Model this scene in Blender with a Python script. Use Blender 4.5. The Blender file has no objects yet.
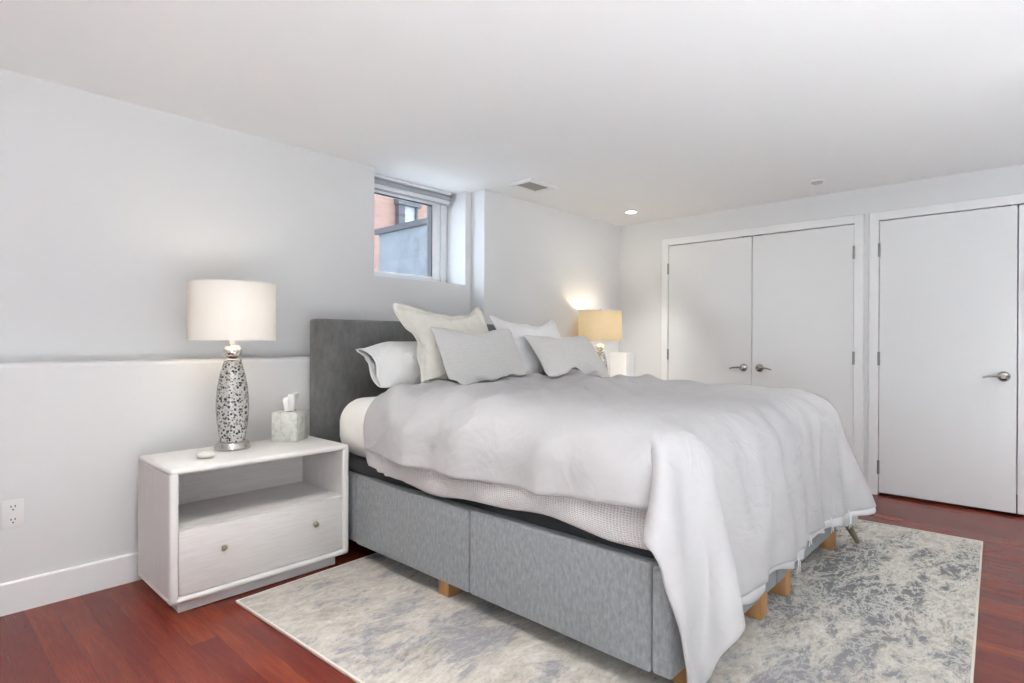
import bpy, bmesh, math, random
from mathutils import Vector, Matrix, noise
C = bpy.context.scene.collection
SC = bpy.context.scene
PI = math.pi

# ------------------------------------------------------------------ camera
cam_d = bpy.data.cameras.new('camera')
cam = bpy.data.objects.new('camera', cam_d)
C.objects.link(cam)
cam_d.sensor_width = 36.0
cam_d.lens = 573.49 * 36.0 / 1024.0
cam_d.clip_start = 0.05
YAW, PITCH, ROLL = 0.7461, -0.0017, 0.0036
fw = Vector((math.cos(YAW) * math.cos(PITCH), math.sin(YAW) * math.cos(PITCH), math.sin(PITCH)))
r0 = Vector((math.sin(YAW), -math.cos(YAW), 0))
u0 = r0.cross(fw)
rt = math.cos(ROLL) * r0 + math.sin(ROLL) * u0
up = -math.sin(ROLL) * r0 + math.cos(ROLL) * u0
cam.matrix_world = Matrix(((rt.x, up.x, -fw.x, 0), (rt.y, up.y, -fw.y, 0), (rt.z, up.z, -fw.z, 1.145), (0, 0, 0, 1)))
SC.camera = cam

# ------------------------------------------------------------------ world, daylight, exposure
SC.view_settings.view_transform = 'Standard'
SC.view_settings.look = 'None'
SC.view_settings.gamma = 1.0
SC.view_settings.use_curve_mapping = False
SC.view_settings.exposure = 0.90
wd = bpy.data.worlds.new('sky')
SC.world = wd
wd.use_nodes = True
bg = wd.node_tree.nodes['Background']
bg.inputs['Color'].default_value = (0.80, 0.89, 1.0, 1)
bg.inputs['Strength'].default_value = 4.3


sun_d = bpy.data.lights.new('sun', 'SUN')
sun_d.energy = 44.0
sun_d.angle = 0.01
sun_d.color = (0.94, 0.975, 1.0)
sun = bpy.data.objects.new('sun', sun_d)
C.objects.link(sun)
# high sun: through the added opening behind the camera, onto the added pale floor
sun.rotation_euler = Vector((-0.18, 0.60, -0.78)).to_track_quat('-Z', 'Y').to_euler()
FULL = True
CAN_POWER = 30.0
BULB = 29.0

# ------------------------------------------------------------------ materials


def mat(name, col, rough=0.5, metal=0.0, **kw):
    m = bpy.data.materials.new(name)
    m.use_nodes = True
    b = m.node_tree.nodes['Principled BSDF']
    b.inputs['Base Color'].default_value = (*col, 1)
    b.inputs['Roughness'].default_value = rough
    b.inputs['Metallic'].default_value = metal
    for k, v in kw.items():
        b.inputs[k.replace('_', ' ')].default_value = v
    return m


class NT:
    def __init__(s, m):
        s.t = m.node_tree
        s.b = s.t.nodes['Principled BSDF']

    def n(s, typ, **kw):
        nd = s.t.nodes.new(typ)
        for k, v in kw.items():
            if k.startswith('i_'):
                nd.inputs[k[2:].replace('_', ' ')].default_value = v
            else:
                setattr(nd, k, v)
        return nd

    def l(s, a, b):
        s.t.links.new(a, b)

    def ramp(s, fac, stops, interp='LINEAR'):
        r = s.n('ShaderNodeValToRGB')
        r.color_ramp.interpolation = interp
        e = r.color_ramp.elements
        while len(e) < len(stops):
            e.new(0.5)
        for k, (p, c) in enumerate(stops):
            e[k].position = p
            e[k].color = (*c, 1) if len(c) == 3 else c
        s.l(fac, r.inputs['Fac'])
        return r.outputs['Color']

    def coords(s, scale=(1, 1, 1), rot=(0, 0, 0), kind='Object'):
        tc = s.n('ShaderNodeTexCoord')
        mp = s.n('ShaderNodeMapping')
        mp.inputs['Scale'].default_value = scale
        mp.inputs['Rotation'].default_value = rot
        s.l(tc.outputs[kind], mp.inputs['Vector'])
        return mp.outputs['Vector']

    def noise(s, vec, scale, detail=3, rough=0.5, dist=0.0):
        nz = s.n('ShaderNodeTexNoise')
        nz.inputs['Scale'].default_value = scale
        nz.inputs['Detail'].default_value = detail
        nz.inputs['Roughness'].default_value = rough
        nz.inputs['Distortion'].default_value = dist
        if vec is not None:
            s.l(vec, nz.inputs['Vector'])
        return nz.outputs['Fac']

    def mix(s, fac, a, b, mode='MIX'):
        mx = s.n('ShaderNodeMix', data_type='RGBA', blend_type=mode)
        for sock, v in ((mx.inputs[0], fac), (mx.inputs[6], a), (mx.inputs[7], b)):
            if hasattr(v, 'is_linked'):
                s.l(v, sock)
            elif isinstance(v, tuple):
                sock.default_value = (*v, 1)
            else:
                sock.default_value = v
        return mx.outputs[2]

    def math(s, op, a, b=0.0):
        m = s.n('ShaderNodeMath', operation=op)
        for sock, v in ((m.inputs[0], a), (m.inputs[1], b)):
            if hasattr(v, 'is_linked'):
                s.l(v, sock)
            else:
                sock.default_value = v
        return m.outputs[0]

    def bump(s, h, strength=0.3, dist=0.01):
        bp = s.n('ShaderNodeBump')
        bp.inputs['Strength'].default_value = strength
        bp.inputs['Distance'].default_value = dist
        s.l(h, bp.inputs['Height'])
        s.l(bp.outputs['Normal'], s.b.inputs['Normal'])

    def col(s, c):
        s.l(c, s.b.inputs['Base Color'])


M = {}


def paint(name, col, rough):
    m = mat(name, col, rough)
    t = NT(m)
    t.bump(t.noise(t.coords(), 90, 3), 0.05, 0.002)
    return m


M['wall'] = paint('wall_paint', (0.76, 0.76, 0.762), 0.6)
M['ceil'] = paint('ceiling_paint', (0.94, 0.94, 0.94), 0.7)
M['pale'] = mat('pale_ground_finish', (0.84, 0.84, 0.84), 0.6)
M['trim'] = mat('trim_paint', (0.88, 0.88, 0.88), 0.35)
M['door'] = paint('door_paint', (0.84, 0.84, 0.84), 0.38)
M['dark'] = mat('dark_void', (0.02, 0.02, 0.02), 0.8)
M['detector'] = mat('detector_grey', (0.56, 0.55, 0.53), 0.6)
M['vinyl'] = mat('white_vinyl', (0.86, 0.87, 0.88), 0.3)
M['steel'] = mat('satin_nickel', (0.46, 0.455, 0.44), 0.26, 1.0)
M['hinge'] = mat('hinge_steel', (0.36, 0.36, 0.35), 0.4, 0.9)
M['black'] = mat('black_plastic', (0.02, 0.02, 0.022), 0.5)
M['grill'] = mat('vent_grey', (0.33, 0.33, 0.31), 0.6)


def make_floor():
    m = mat('cherry_planks', (0.2, 0.03, 0.02), 0.27)
    t = NT(m)
    v = t.coords((1, 1, 1), (0, 0, PI / 2))
    br = t.n('ShaderNodeTexBrick', offset=0.37, offset_frequency=2, squash=1.0)
    br.inputs['Scale'].default_value = 1.0
    br.inputs['Brick Width'].default_value = 1.7
    br.inputs['Row Height'].default_value = 0.095
    br.inputs['Mortar Size'].default_value = 0.0009
    br.inputs['Mortar Smooth'].default_value = 0.3
    br.inputs['Bias'].default_value = 0.0
    br.inputs['Color1'].default_value = (0, 0, 0, 1)
    br.inputs['Color2'].default_value = (1, 1, 1, 1)
    br.inputs['Mortar'].default_value = (0.5, 0.5, 0.5, 1)
    t.l(v, br.inputs['Vector'])
    tone = br.outputs['Color']
    g1 = t.noise(t.coords((11, 0.8, 1)), 3.0, 4, 0.55, 0.35)
    g2 = t.noise(t.coords((60, 2.0, 1)), 5.0, 4, 0.6, 0.3)
    big = t.noise(t.coords((1.2, 0.7, 1)), 1.6, 2)
    f = t.math('ADD', t.math('MULTIPLY', tone, 0.42), t.math('MULTIPLY', g1, 0.55))
    f = t.math('ADD', f, t.math('MULTIPLY', big, 0.25))
    f = t.math('SUBTRACT', f, 0.14)
    c = t.ramp(f, [(0.15, (0.150, 0.025, 0.019)), (0.38, (0.165, 0.024, 0.016)), (0.62, (0.24, 0.040, 0.020)), (0.92, (0.40, 0.095, 0.030))])
    c = t.mix(0.8, c, t.ramp(g2, [(0.30, (0.64, 0.58, 0.56)), (0.62, (1.06, 1.06, 1.06))]), 'MULTIPLY')
    c = t.mix(t.math('MULTIPLY', br.outputs['Fac'], 0.45), c, (0.02, 0.004, 0.004))
    t.col(c)
    t.bump(t.math('SUBTRACT', 1.0, br.outputs['Fac']), 0.08, 0.0006)
    t.b.inputs['Specular IOR Level'].default_value = 0.33
    return m


M['floor'] = make_floor()


def make_rug():
    m = mat('rug_weave', (0.6, 0.57, 0.52), 0.95)
    t = NT(m)
    v = t.coords((1, 1, 1))
    warp = t.n('ShaderNodeTexNoise')
    warp.inputs['Scale'].default_value = 1.7
    warp.inputs['Detail'].default_value = 3
    t.l(v, warp.inputs['Vector'])
    vm = t.n('ShaderNodeVectorMath', operation='MULTIPLY_ADD')
    t.l(warp.outputs['Color'], vm.inputs[0])
    vm.inputs[1].default_value = (0.22, 0.22, 0.22)
    t.l(v, vm.inputs[2])
    mp = t.n('ShaderNodeMapping')
    mp.inputs['Scale'].default_value = (1.0, 2.1, 1)
    mp.inputs['Rotation'].default_value = (0, 0, 0.82)
    t.l(vm.outputs[0], mp.inputs['Vector'])
    w = mp.outputs['Vector']
    patches = t.noise(w, 2.0, 9, 0.66, 0.15)
    fine = t.noise(w, 13, 7, 0.75, 0.3)
    mott = t.noise(v, 42, 3, 0.7)
    veins = t.math('ABSOLUTE', t.math('SUBTRACT', t.noise(w, 4.2, 9, 0.68, 0.3), 0.5))
    veins2 = t.math('ABSOLUTE', t.math('SUBTRACT', t.noise(w, 9.5, 7, 0.65, 0.2), 0.5))
    # the woven design turns bolder towards the right-hand end of the rug
    sx = t.n('ShaderNodeSeparateXYZ')
    t.l(v, sx.inputs[0])
    side = t.n('ShaderNodeMapRange')
    side.inputs['From Min'].default_value = -0.9
    side.inputs['From Max'].default_value = 0.5
    t.l(sx.outputs['X'], side.inputs['Value'])
    p = t.math('ADD', patches, t.math('MULTIPLY', t.math('SUBTRACT', fine, 0.5), 0.45))
    p = t.math('ADD', p, t.math('MULTIPLY', side.outputs[0], 0.030))
    mask = t.ramp(p, [(0.50, (0, 0, 0)), (0.565, (1, 1, 1))])
    grey = t.mix(side.outputs[0], (0.29, 0.28, 0.30), (0.195, 0.20, 0.204))
    beige = t.ramp(fine, [(0.32, (0.40, 0.355, 0.305)), (0.5, (0.53, 0.49, 0.435)), (0.66, (0.69, 0.665, 0.62))])
    c = t.mix(t.math('MULTIPLY', mask, t.math('ADD', t.math('MULTIPLY', side.outputs[0], 0.1), 0.9)), beige, grey)
    tan = t.ramp(t.noise(w, 3.1, 5, 0.6, 0.4), [(0.56, (0, 0, 0)), (0.70, (0.55, 0.55, 0.55))])
    c = t.mix(tan, c, (0.29, 0.25, 0.20))
    vm2 = t.ramp(veins, [(0.0, (1, 1, 1)), (0.012, (.8, .8, .8)), (0.035, (0, 0, 0))])
    vm3 = t.ramp(veins2, [(0.0, (1, 1, 1)), (0.010, (.7, .7, .7)), (0.030, (0, 0, 0))])
    vmx = t.math('MULTIPLY', t.math('MAXIMUM', vm2, vm3), t.math('ADD', t.math('MULTIPLY', side.outputs[0], 0.6), 0.25))
    c = t.mix(vmx, c, (0.76, 0.74, 0.68))
    c = t.mix(0.5, c, t.ramp(mott, [(0.3, (0.80, 0.80, 0.80)), (0.7, (1.1, 1.1, 1.1))]), 'MULTIPLY')
    t.col(c)
    t.bump(t.noise(v, 230, 2), 0.2, 0.002)
    return m


M['rug'] = make_rug()
M['rugedge'] = mat('rug_binding', (0.74, 0.68, 0.60), 0.9)


def fabric(name, col, var=0.12, scale=26, stretch=(1, 1, 1), weave=700, rough=0.9, sheen=0.2, bump=0.12):
    m = mat(name, col, rough)
    t = NT(m)
    lo = tuple(c * (1 - var) for c in col)
    hi = tuple(min(1, c * (1 + var)) for c in col)
    t.col(t.ramp(t.noise(t.coords(stretch), scale, 5, 0.65), [(0.3, lo), (0.7, hi)]))
    t.b.inputs['Sheen Weight'].default_value = sheen
    t.bump(t.noise(t.coords(), weave, 2), bump, 0.002)
    return m


M['velvet'] = fabric('grey_velvet', (0.25, 0.262, 0.275), 0.27, 48, (1.6, 1.6, 0.7), 260, 0.85, 0.35, 0.25)
M['headboard'] = fabric('shaded_grey_velvet', (0.155, 0.155, 0.152), 0.22, 14, (1.6, 1.6, 0.8), 260, 0.85, 0.35, 0.25)  # base velvet again, darker: the dimmer light is put into its colour
M['blackcloth'] = fabric('black_ticking', (0.024, 0.026, 0.030), 0.2, 20, weave=500)
M['sheet'] = fabric('white_cotton', (0.88, 0.86, 0.825), 0.03, 8)
M['sleep'] = fabric('white_percale', (0.90, 0.895, 0.88), 0.02, 8)
M['cream'] = fabric('cream_linen', (0.87, 0.84, 0.765), 0.04, 20)
M['white2'] = fabric('cool_white_linen', (0.86, 0.86, 0.865), 0.03, 20)
M['duvet'] = fabric('silver_grey_sateen', (0.50, 0.49, 0.494), 0.03, 5, rough=0.7, sheen=0.15)


def add_creases(m, amount, sc):
    t = NT(m)
    v = t.coords((1, 1, 1))
    a = t.math('ABSOLUTE', t.math('SUBTRACT', t.noise(v, sc, 3, 0.5, 0.6), 0.5))
    b = t.math('ABSOLUTE', t.math('SUBTRACT', t.noise(v, sc * 2.3, 3, 0.5, 0.8), 0.5))
    height = t.math('ADD', t.math('POWER', t.math('SUBTRACT', 1.0, a), 5.0), t.math('MULTIPLY', t.math('POWER', t.math('SUBTRACT', 1.0, b), 5.0), 0.4))
    t.bump(height, amount, 0.02)


add_creases(M['duvet'], 0.28, 3.0)
add_creases(M['sleep'], 0.25, 5.0)
add_creases(M['cream'], 0.35, 7.0)
add_creases(M['white2'], 0.35, 7.0)
M['hem'] = fabric('pale_lining', (0.80, 0.80, 0.81), 0.03, 8)
M['oak'] = fabric('oak_leg_wood', (0.46, 0.235, 0.095), 0.18, 12, (3, 3, 0.5), 200, 0.5, 0.0, 0.05)
M['walnut'] = fabric('brown_leg_wood', (0.20, 0.155, 0.095), 0.15, 12, (3, 3, 0.5), 200, 0.5, 0.0, 0.05)


def make_cushion():
    m = mat('grey_slub_linen', (0.55, 0.54, 0.53), 0.9)
    t = NT(m)
    v = t.coords((1, 1, 1))
    w1 = t.n('ShaderNodeTexWave', wave_type='BANDS', bands_direction='Y')
    w1.inputs['Scale'].default_value = 26
    w1.inputs['Distortion'].default_value = 0.6
    w2 = t.n('ShaderNodeTexWave', wave_type='BANDS', bands_direction='X')
    w2.inputs['Scale'].default_value = 26
    w2.inputs['Distortion'].default_value = 0.6
    t.l(v, w1.inputs['Vector'])
    t.l(v, w2.inputs['Vector'])
    s = t.math('ADD', w1.outputs['Fac'], t.math('MULTIPLY', w2.outputs['Fac'], 0.6))
    c = t.ramp(s, [(0.0, (0.64, 0.63, 0.615)), (1.0, (0.72, 0.71, 0.695))])
    c = t.mix(0.6, c, t.ramp(t.noise(t.coords((1, 9, 1)), 30, 3), [(0.3, (0.88, 0.88, 0.88)), (0.7, (1.05, 1.05, 1.05))]), 'MULTIPLY')
    t.col(c)
    t.bump(s, 0.15, 0.002)
    return m


M['cushion'] = make_cushion()


def make_waffle():
    m = mat('waffle_weave', (0.72, 0.69, 0.675), 0.95)
    t = NT(m)
    tc = t.n('ShaderNodeTexCoord')
    sx = t.n('ShaderNodeSeparateXYZ')
    t.l(tc.outputs['UV'], sx.inputs[0])
    k = 2 * PI / 0.0115
    a = t.math('SINE', t.math('MULTIPLY', sx.outputs['X'], k))
    b = t.math('SINE', t.math('MULTIPLY', sx.outputs['Y'], k))
    h = t.math('MAXIMUM', a, b)
    c = t.ramp(t.math('MULTIPLY', t.math('ADD', h, 1.0), 0.5), [(0.30, (0.66, 0.64, 0.625)), (0.85, (0.86, 0.845, 0.83))])
    t.col(c)
    t.bump(h, 0.8, 0.003)
    return m


M['waffle'] = make_waffle()


def make_whitewash():
    m = mat('whitewashed_wood', (0.74, 0.71, 0.69), 0.5)
    t = NT(m)
    g = t.noise(t.coords((2.0, 24, 24)), 4.0, 5, 0.6, 0.4)
    c = t.ramp(g, [(0.3, (0.655, 0.620, 0.600)), (0.55, (0.715, 0.685, 0.665)), (0.75, (0.745, 0.72, 0.705))])
    t.col(c)
    return m


def make_whitewash_v():
    m = mat('whitewashed_wood_upright', (0.74, 0.71, 0.69), 0.5)
    t = NT(m)
    g = t.noise(t.coords((24, 24, 2.0)), 4.0, 5, 0.6, 0.4)
    c = t.ramp(g, [(0.3, (0.675, 0.645, 0.625)), (0.55, (0.715, 0.69, 0.67)), (0.75, (0.745, 0.72, 0.705))])
    t.col(c)
    return m


M['wood'] = make_whitewash()
M['woodv'] = make_whitewash_v()
M['woodedge'] = mat('whitewashed_edge', (0.78, 0.76, 0.74), 0.42)
M['knob'] = mat('antique_brass', (0.42, 0.36, 0.27), 0.3, 1.0)


def make_mosaic():
    m = mat('silver_mosaic_glass', (0.7, 0.7, 0.7), 0.22, 0.0)
    t = NT(m)
    v = t.coords((1, 1, 1))
    vo = t.n('ShaderNodeTexVoronoi', feature='F1', voronoi_dimensions='3D')
    vo.inputs['Scale'].default_value = 78
    vo.inputs['Randomness'].default_value = 0.9
    t.l(v, vo.inputs['Vector'])
    sx = t.n('ShaderNodeSeparateColor')
    t.l(vo.outputs['Color'], sx.inputs[0])
    # each cell has its own dot size
    rad = t.math('ADD', t.math('MULTIPLY', sx.outputs[0], 0.24), 0.27)
    d = t.math('SUBTRACT', vo.outputs['Distance'], rad)
    mask = t.ramp(d, [(0.0, (1, 1, 1)), (0.07, (0, 0, 0))])
    dot = t.ramp(sx.outputs[1], [(0.0, (0.02, 0.021, 0.023)), (0.5, (0.07, 0.07, 0.072)), (0.8, (0.16, 0.16, 0.16)), (1.0, (0.28, 0.28, 0.27))])
    vo2 = t.n('ShaderNodeTexVoronoi', feature='F1', voronoi_dimensions='3D')
    vo2.inputs['Scale'].default_value = 150
    t.l(v, vo2.inputs['Vector'])
    small = t.ramp(vo2.outputs['Distance'], [(0.22, (1, 1, 1)), (0.32, (0, 0, 0))])
    base = t.mix(small, (0.60, 0.585, 0.56), (0.20, 0.195, 0.19))
    c = t.mix(mask, base, dot)
    t.col(c)
    t.l(t.math('MULTIPLY', t.math('SUBTRACT', 1.0, mask), 0.35), t.b.inputs['Metallic'])
    t.bump(t.math('MULTIPLY', mask, -1.0), 0.5, 0.004)
    return m


M['mosaic'] = make_mosaic()


def make_brushed():
    m = mat('brushed_nickel', (0.55, 0.525, 0.50), 0.24, 1.0)
    t = NT(m)
    t.bump(t.noise(t.coords((1, 1, 1)), 160, 4), 0.12, 0.002)
    return m


M['brushed'] = make_brushed()
M['mercury'] = mat('mercury_glass', (0.80, 0.77, 0.74), 0.12, 0.9)


def make_shade(name, col, trans, mixf):
    m = bpy.data.materials.new(name)
    m.use_nodes = True
    nt = m.node_tree
    nt.nodes.remove(nt.nodes['Principled BSDF'])
    out = nt.nodes['Material Output']
    d = nt.nodes.new('ShaderNodeBsdfDiffuse')
    tr = nt.nodes.new('ShaderNodeBsdfTranslucent')
    mx = nt.nodes.new('ShaderNodeMixShader')
    d.inputs['Color'].default_value = (*col, 1)
    tr.inputs['Color'].default_value = (*trans, 1)
    mx.inputs[0].default_value = mixf
    tc = nt.nodes.new('ShaderNodeTexCoord')
    nz = nt.nodes.new('ShaderNodeTexNoise')
    nz.inputs['Scale'].default_value = 350
    bp = nt.nodes.new('ShaderNodeBump')
    bp.inputs['Strength'].default_value = 0.15
    bp.inputs['Distance'].default_value = 0.002
    nt.links.new(tc.outputs['Object'], nz.inputs['Vector'])
    nt.links.new(nz.outputs['Fac'], bp.inputs['Height'])
    nt.links.new(bp.outputs['Normal'], d.inputs['Normal'])
    nt.links.new(d.outputs[0], mx.inputs[1])
    nt.links.new(tr.outputs[0], mx.inputs[2])
    nt.links.new(mx.outputs[0], out.inputs[0])
    return m


M['shade'] = make_shade('ivory_linen_shade', (0.84, 0.82, 0.78), (0.80, 0.71, 0.56), 0.085)
M['shade2'] = make_shade('straw_linen_shade', (0.80, 0.70, 0.50), (0.82, 0.64, 0.36), 0.10)
M['shadeband'] = mat('shade_binding', (0.82, 0.79, 0.73), 0.8)


def emit(name, col, s):
    m = bpy.data.materials.new(name)
    m.use_nodes = True
    nt = m.node_tree
    nt.nodes.remove(nt.nodes['Principled BSDF'])
    e = nt.nodes.new('ShaderNodeEmission')
    e.inputs['Color'].default_value = (*col, 1)
    e.inputs['Strength'].default_value = s
    nt.links.new(e.outputs[0], nt.nodes['Material Output'].inputs[0])
    return m


M['bulb'] = emit('lit_bulb', (1.0, 0.88, 0.70), BULB)
M['bulb2'] = emit('lit_bulb_warm', (1.0, 0.88, 0.70), BULB * 2.0)
M['led'] = emit('lit_downlight', (1.0, 0.97, 0.92), 9.0)


def make_glass():
    m = bpy.data.materials.new('window_glass')
    m.use_nodes = True
    nt = m.node_tree
    nt.nodes.remove(nt.nodes['Principled BSDF'])
    a = nt.nodes.new('ShaderNodeBsdfTransparent')
    g = nt.nodes.new('ShaderNodeBsdfGlossy')
    g.inputs['Roughness'].default_value = 0.02
    mx = nt.nodes.new('ShaderNodeMixShader')
    mx.inputs[0].default_value = 0.06
    a.inputs['Color'].default_value = (0.95, 0.97, 0.98, 1)
    nt.links.new(a.outputs[0], mx.inputs[1])
    nt.links.new(g.outputs[0], mx.inputs[2])
    nt.links.new(mx.outputs[0], nt.nodes['Material Output'].inputs[0])
    return m


M['glass'] = make_glass()


def make_marble():
    m = mat('grey_green_marble', (0.6, 0.6, 0.57), 0.35)
    t = NT(m)
    v = t.coords()
    c = t.ramp(t.noise(v, 26, 6, 0.65, 1.2), [(0.3, (0.40, 0.42, 0.37)), (0.48, (0.60, 0.61, 0.56)), (0.7, (0.72, 0.72, 0.69))])
    t.col(c)
    return m


M['marble'] = make_marble()
M['tissue'] = mat('white_tissue', (0.88, 0.87, 0.86), 0.9)
M['pebble'] = mat('pale_stone', (0.66, 0.65, 0.60), 0.55)
M['outlet'] = mat('outlet_plastic', (0.84, 0.84, 0.83), 0.35)
M['blind'] = mat('blind_fabric_grey', (0.42, 0.43, 0.46), 0.8)
M['blindw'] = mat('blind_fabric_white', (0.80, 0.81, 0.83), 0.7)


def make_brick():
    m = mat('facade_brick', (0.5, 0.25, 0.18), 0.9)
    t = NT(m)
    v = t.coords((1, 1, 1), (PI / 2, 0, 0))
    br = t.n('ShaderNodeTexBrick')
    br.inputs['Scale'].default_value = 1.0
    br.inputs['Brick Width'].default_value = 0.22
    br.inputs['Row Height'].default_value = 0.075
    br.inputs['Mortar Size'].default_value = 0.008
    br.inputs['Color1'].default_value = (0.26, 0.155, 0.125, 1)
    br.inputs['Color2'].default_value = (0.21, 0.115, 0.09, 1)
    br.inputs['Mortar'].default_value = (0.24, 0.17, 0.14, 1)
    t.l(v, br.inputs['Vector'])
    t.col(br.outputs['Color'])
    return m


M['brick'] = make_brick()


def make_concrete():
    m = mat('weathered_render', (0.3, 0.33, 0.36), 0.9)
    t = NT(m)
    c = t.ramp(t.noise(t.coords((1, 1, 1)), 7, 7, 0.7, 0.5), [(0.3, (0.075, 0.088, 0.10)), (0.55, (0.115, 0.13, 0.145)), (0.75, (0.18, 0.20, 0.215))])
    t.col(c)
    return m


M['concrete'] = make_concrete()
M['coping'] = mat('dark_coping', (0.035, 0.036, 0.042), 0.8)
M['frameout'] = mat('dark_window_frame', (0.05, 0.05, 0.055), 0.5)
M['paneout'] = mat('facade_pane', (0.30, 0.33, 0.36), 0.08)

# ------------------------------------------------------------------ mesh helpers


def BM():
    return bmesh.new()


def box(bm, x0, x1, y0, y1, z0, z1, r=0.0, seg=2, mi=0):
    b = bmesh.new()
    bmesh.ops.create_cube(b, size=1)
    for v in b.verts:
        v.co = Vector((x0 if v.co.x < 0 else x1, y0 if v.co.y < 0 else y1, z0 if v.co.z < 0 else z1))
    if r > 0:
        bmesh.ops.bevel(b, geom=b.edges[:], offset=r, segments=seg, affect='EDGES', profile=0.5)
    join(bm, b, mi)
    return bm


def join(bm, b, mi=0, mx=None):
    vm = {}
    for v in b.verts:
        vm[v] = bm.verts.new(mx @ v.co if mx else v.co)
    for f in b.faces:
        try:
            nf = bm.faces.new([vm[v] for v in f.verts])
            nf.material_index = mi
        except ValueError:
            pass
    b.free()


def prism(bm, poly, axis, a, b, mi=0):
    """extrude a 2D polygon along an axis (0=x: poly is (y,z), 1=y: (x,z), 2=z: (x,y))"""
    def P(p, t):
        return Vector((t, p[0], p[1])) if axis == 0 else Vector((p[0], t, p[1])) if axis == 1 else Vector((p[0], p[1], t))
    A = [bm.verts.new(P(p, a)) for p in poly]
    B = [bm.verts.new(P(p, b)) for p in poly]
    n = len(poly)
    fs = [bm.faces.new(A), bm.faces.new(B[::-1])]
    for i in range(n):
        fs.append(bm.faces.new((A[i], B[i], B[(i + 1) % n], A[(i + 1) % n])))
    for f in fs:
        f.material_index = mi
    bmesh.ops.recalc_face_normals(bm, faces=fs)
    return bm


def lathe(bm, prof, cx=0, cy=0, n=40, cap=True):
    rings = []
    for r, z in prof:
        rings.append([bm.verts.new((cx + r * math.cos(2 * PI * k / n), cy + r * math.sin(2 * PI * k / n), z)) for k in range(n)])
    for a, b in zip(rings, rings[1:]):
        for k in range(n):
            bm.faces.new((a[k], a[(k + 1) % n], b[(k + 1) % n], b[k]))
    if cap:
        bm.faces.new(rings[0][::-1])
        bm.faces.new(rings[-1])
    return bm


def tube(bm, pts, rad, n=10, cap=True):
    pts = [Vector(p) for p in pts]
    rs = rad if isinstance(rad, (list, tuple)) else [rad] * len(pts)
    rings = []
    prev = None
    for i, p in enumerate(pts):
        d = (pts[min(i + 1, len(pts) - 1)] - pts[max(i - 1, 0)]).normalized()
        if prev is None:
            a = d.orthogonal().normalized()
        else:
            a = (prev - d * prev.dot(d)).normalized()
        prev = a
        b = d.cross(a)
        rings.append([bm.verts.new(p + rs[i] * (a * math.cos(2 * PI * k / n) + b * math.sin(2 * PI * k / n))) for k in range(n)])
    for a, b in zip(rings, rings[1:]):
        for k in range(n):
            bm.faces.new((a[k], a[(k + 1) % n], b[(k + 1) % n], b[k]))
    if cap:
        bm.faces.new(rings[0][::-1])
        bm.faces.new(rings[-1])
    return bm


def obj(name, bm, mats, parent=None, smooth=True, ang=0.6, local=False):
    if smooth:
        bm.normal_update()
        for f in bm.faces:
            f.smooth = True
        for e in bm.edges:
            if len(e.link_faces) == 2 and e.calc_face_angle(0) > ang:
                e.smooth = False
    me = bpy.data.meshes.new(name)
    bm.to_mesh(me)
    bm.free()
    for m in (mats if isinstance(mats, (list, tuple)) else [mats]):
        me.materials.append(M[m] if isinstance(m, str) else m)
    o = bpy.data.objects.new(name, me)
    C.objects.link(o)
    if parent is not None:
        if not local:
            off = Vector((0, 0, 0))
            q = parent
            while q is not None:
                off += q.location
                q = q.parent
            me.transform(Matrix.Translation(-off))
        o.parent = parent
    return o


def origin_to(o, p):
    """move a top-level mesh's origin without moving its shape"""
    o.data.transform(Matrix.Translation(-Vector(p)))
    o.location = p


def tag(o, label, cat, group=None):
    o['label'] = label
    o['category'] = cat
    if group:
        o['group'] = group
    return o


def thing(name, label, cat, loc=(0, 0, 0), rotz=0, group=None):
    o = bpy.data.objects.new(name, None)
    C.objects.link(o)
    o.empty_display_size = 0.1
    o.location = loc
    o.rotation_euler = (0, 0, rotz)
    return tag(o, label, cat, group)


def struct(name, bm, m, parent=None, **kw):
    o = obj(name, bm, m, parent, **kw)
    if parent is None:
        o['kind'] = 'structure'
    return o


def dup(root, loc, label, group=None):
    def cp(o, par):
        c = o.copy()
        C.objects.link(c)
        if par is not None:
            c.parent = par
        for ch in list(o.children):
            cp(ch, c)
        return c
    r = cp(root, None)
    r.location = loc
    r['label'] = label
    return r


# ------------------------------------------------------------------ room shell
CZ = 2.312
YL, YU, XR = 3.160, 3.312, 5.020
XL, YF, XB = -1.95, -2.4, 5.75
LEDGE = 1.043

struct('floor', box(BM(), XL - .1, XB + .1, YF - .1, 3.75, -0.08, 0.0), 'floor')
struct('floor_sun_reflector', box(BM(), XL + .08, XR, YF, -0.45, 0.0, 0.012), 'pale')  # unseen pale floor added to throw sunlight up onto the ceiling
struct('ceiling', box(BM(), XL - .1, XB + .1, YF - .1, 3.62, CZ, CZ + 0.1), 'ceil')

WX0, WX1, SILL = 2.209, 3.042, 1.578
XRET = 3.099
bm = BM()
# thick lower foundation wall with its eased ledge
e = 0.020
prism(bm, [(YL, 0), (YL, LEDGE - e), (YL + e * .3, LEDGE - e * .3), (YL + e, LEDGE), (3.62, LEDGE), (3.62, 0)], 0, XL, XRET)
box(bm, XL, WX0, YU, 3.62, LEDGE, CZ)
prism(bm, [(YU, LEDGE), (YU, SILL), (3.52, SILL + 0.028), (3.62, SILL + 0.028), (3.62, LEDGE)], 0, WX0, WX1)
box(bm, WX1, XRET, YU, 3.62, LEDGE, CZ)
box(bm, XRET, XB, YL, 3.62, 0, CZ)
struct('wall_back', bm, 'wall', smooth=False)

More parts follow.
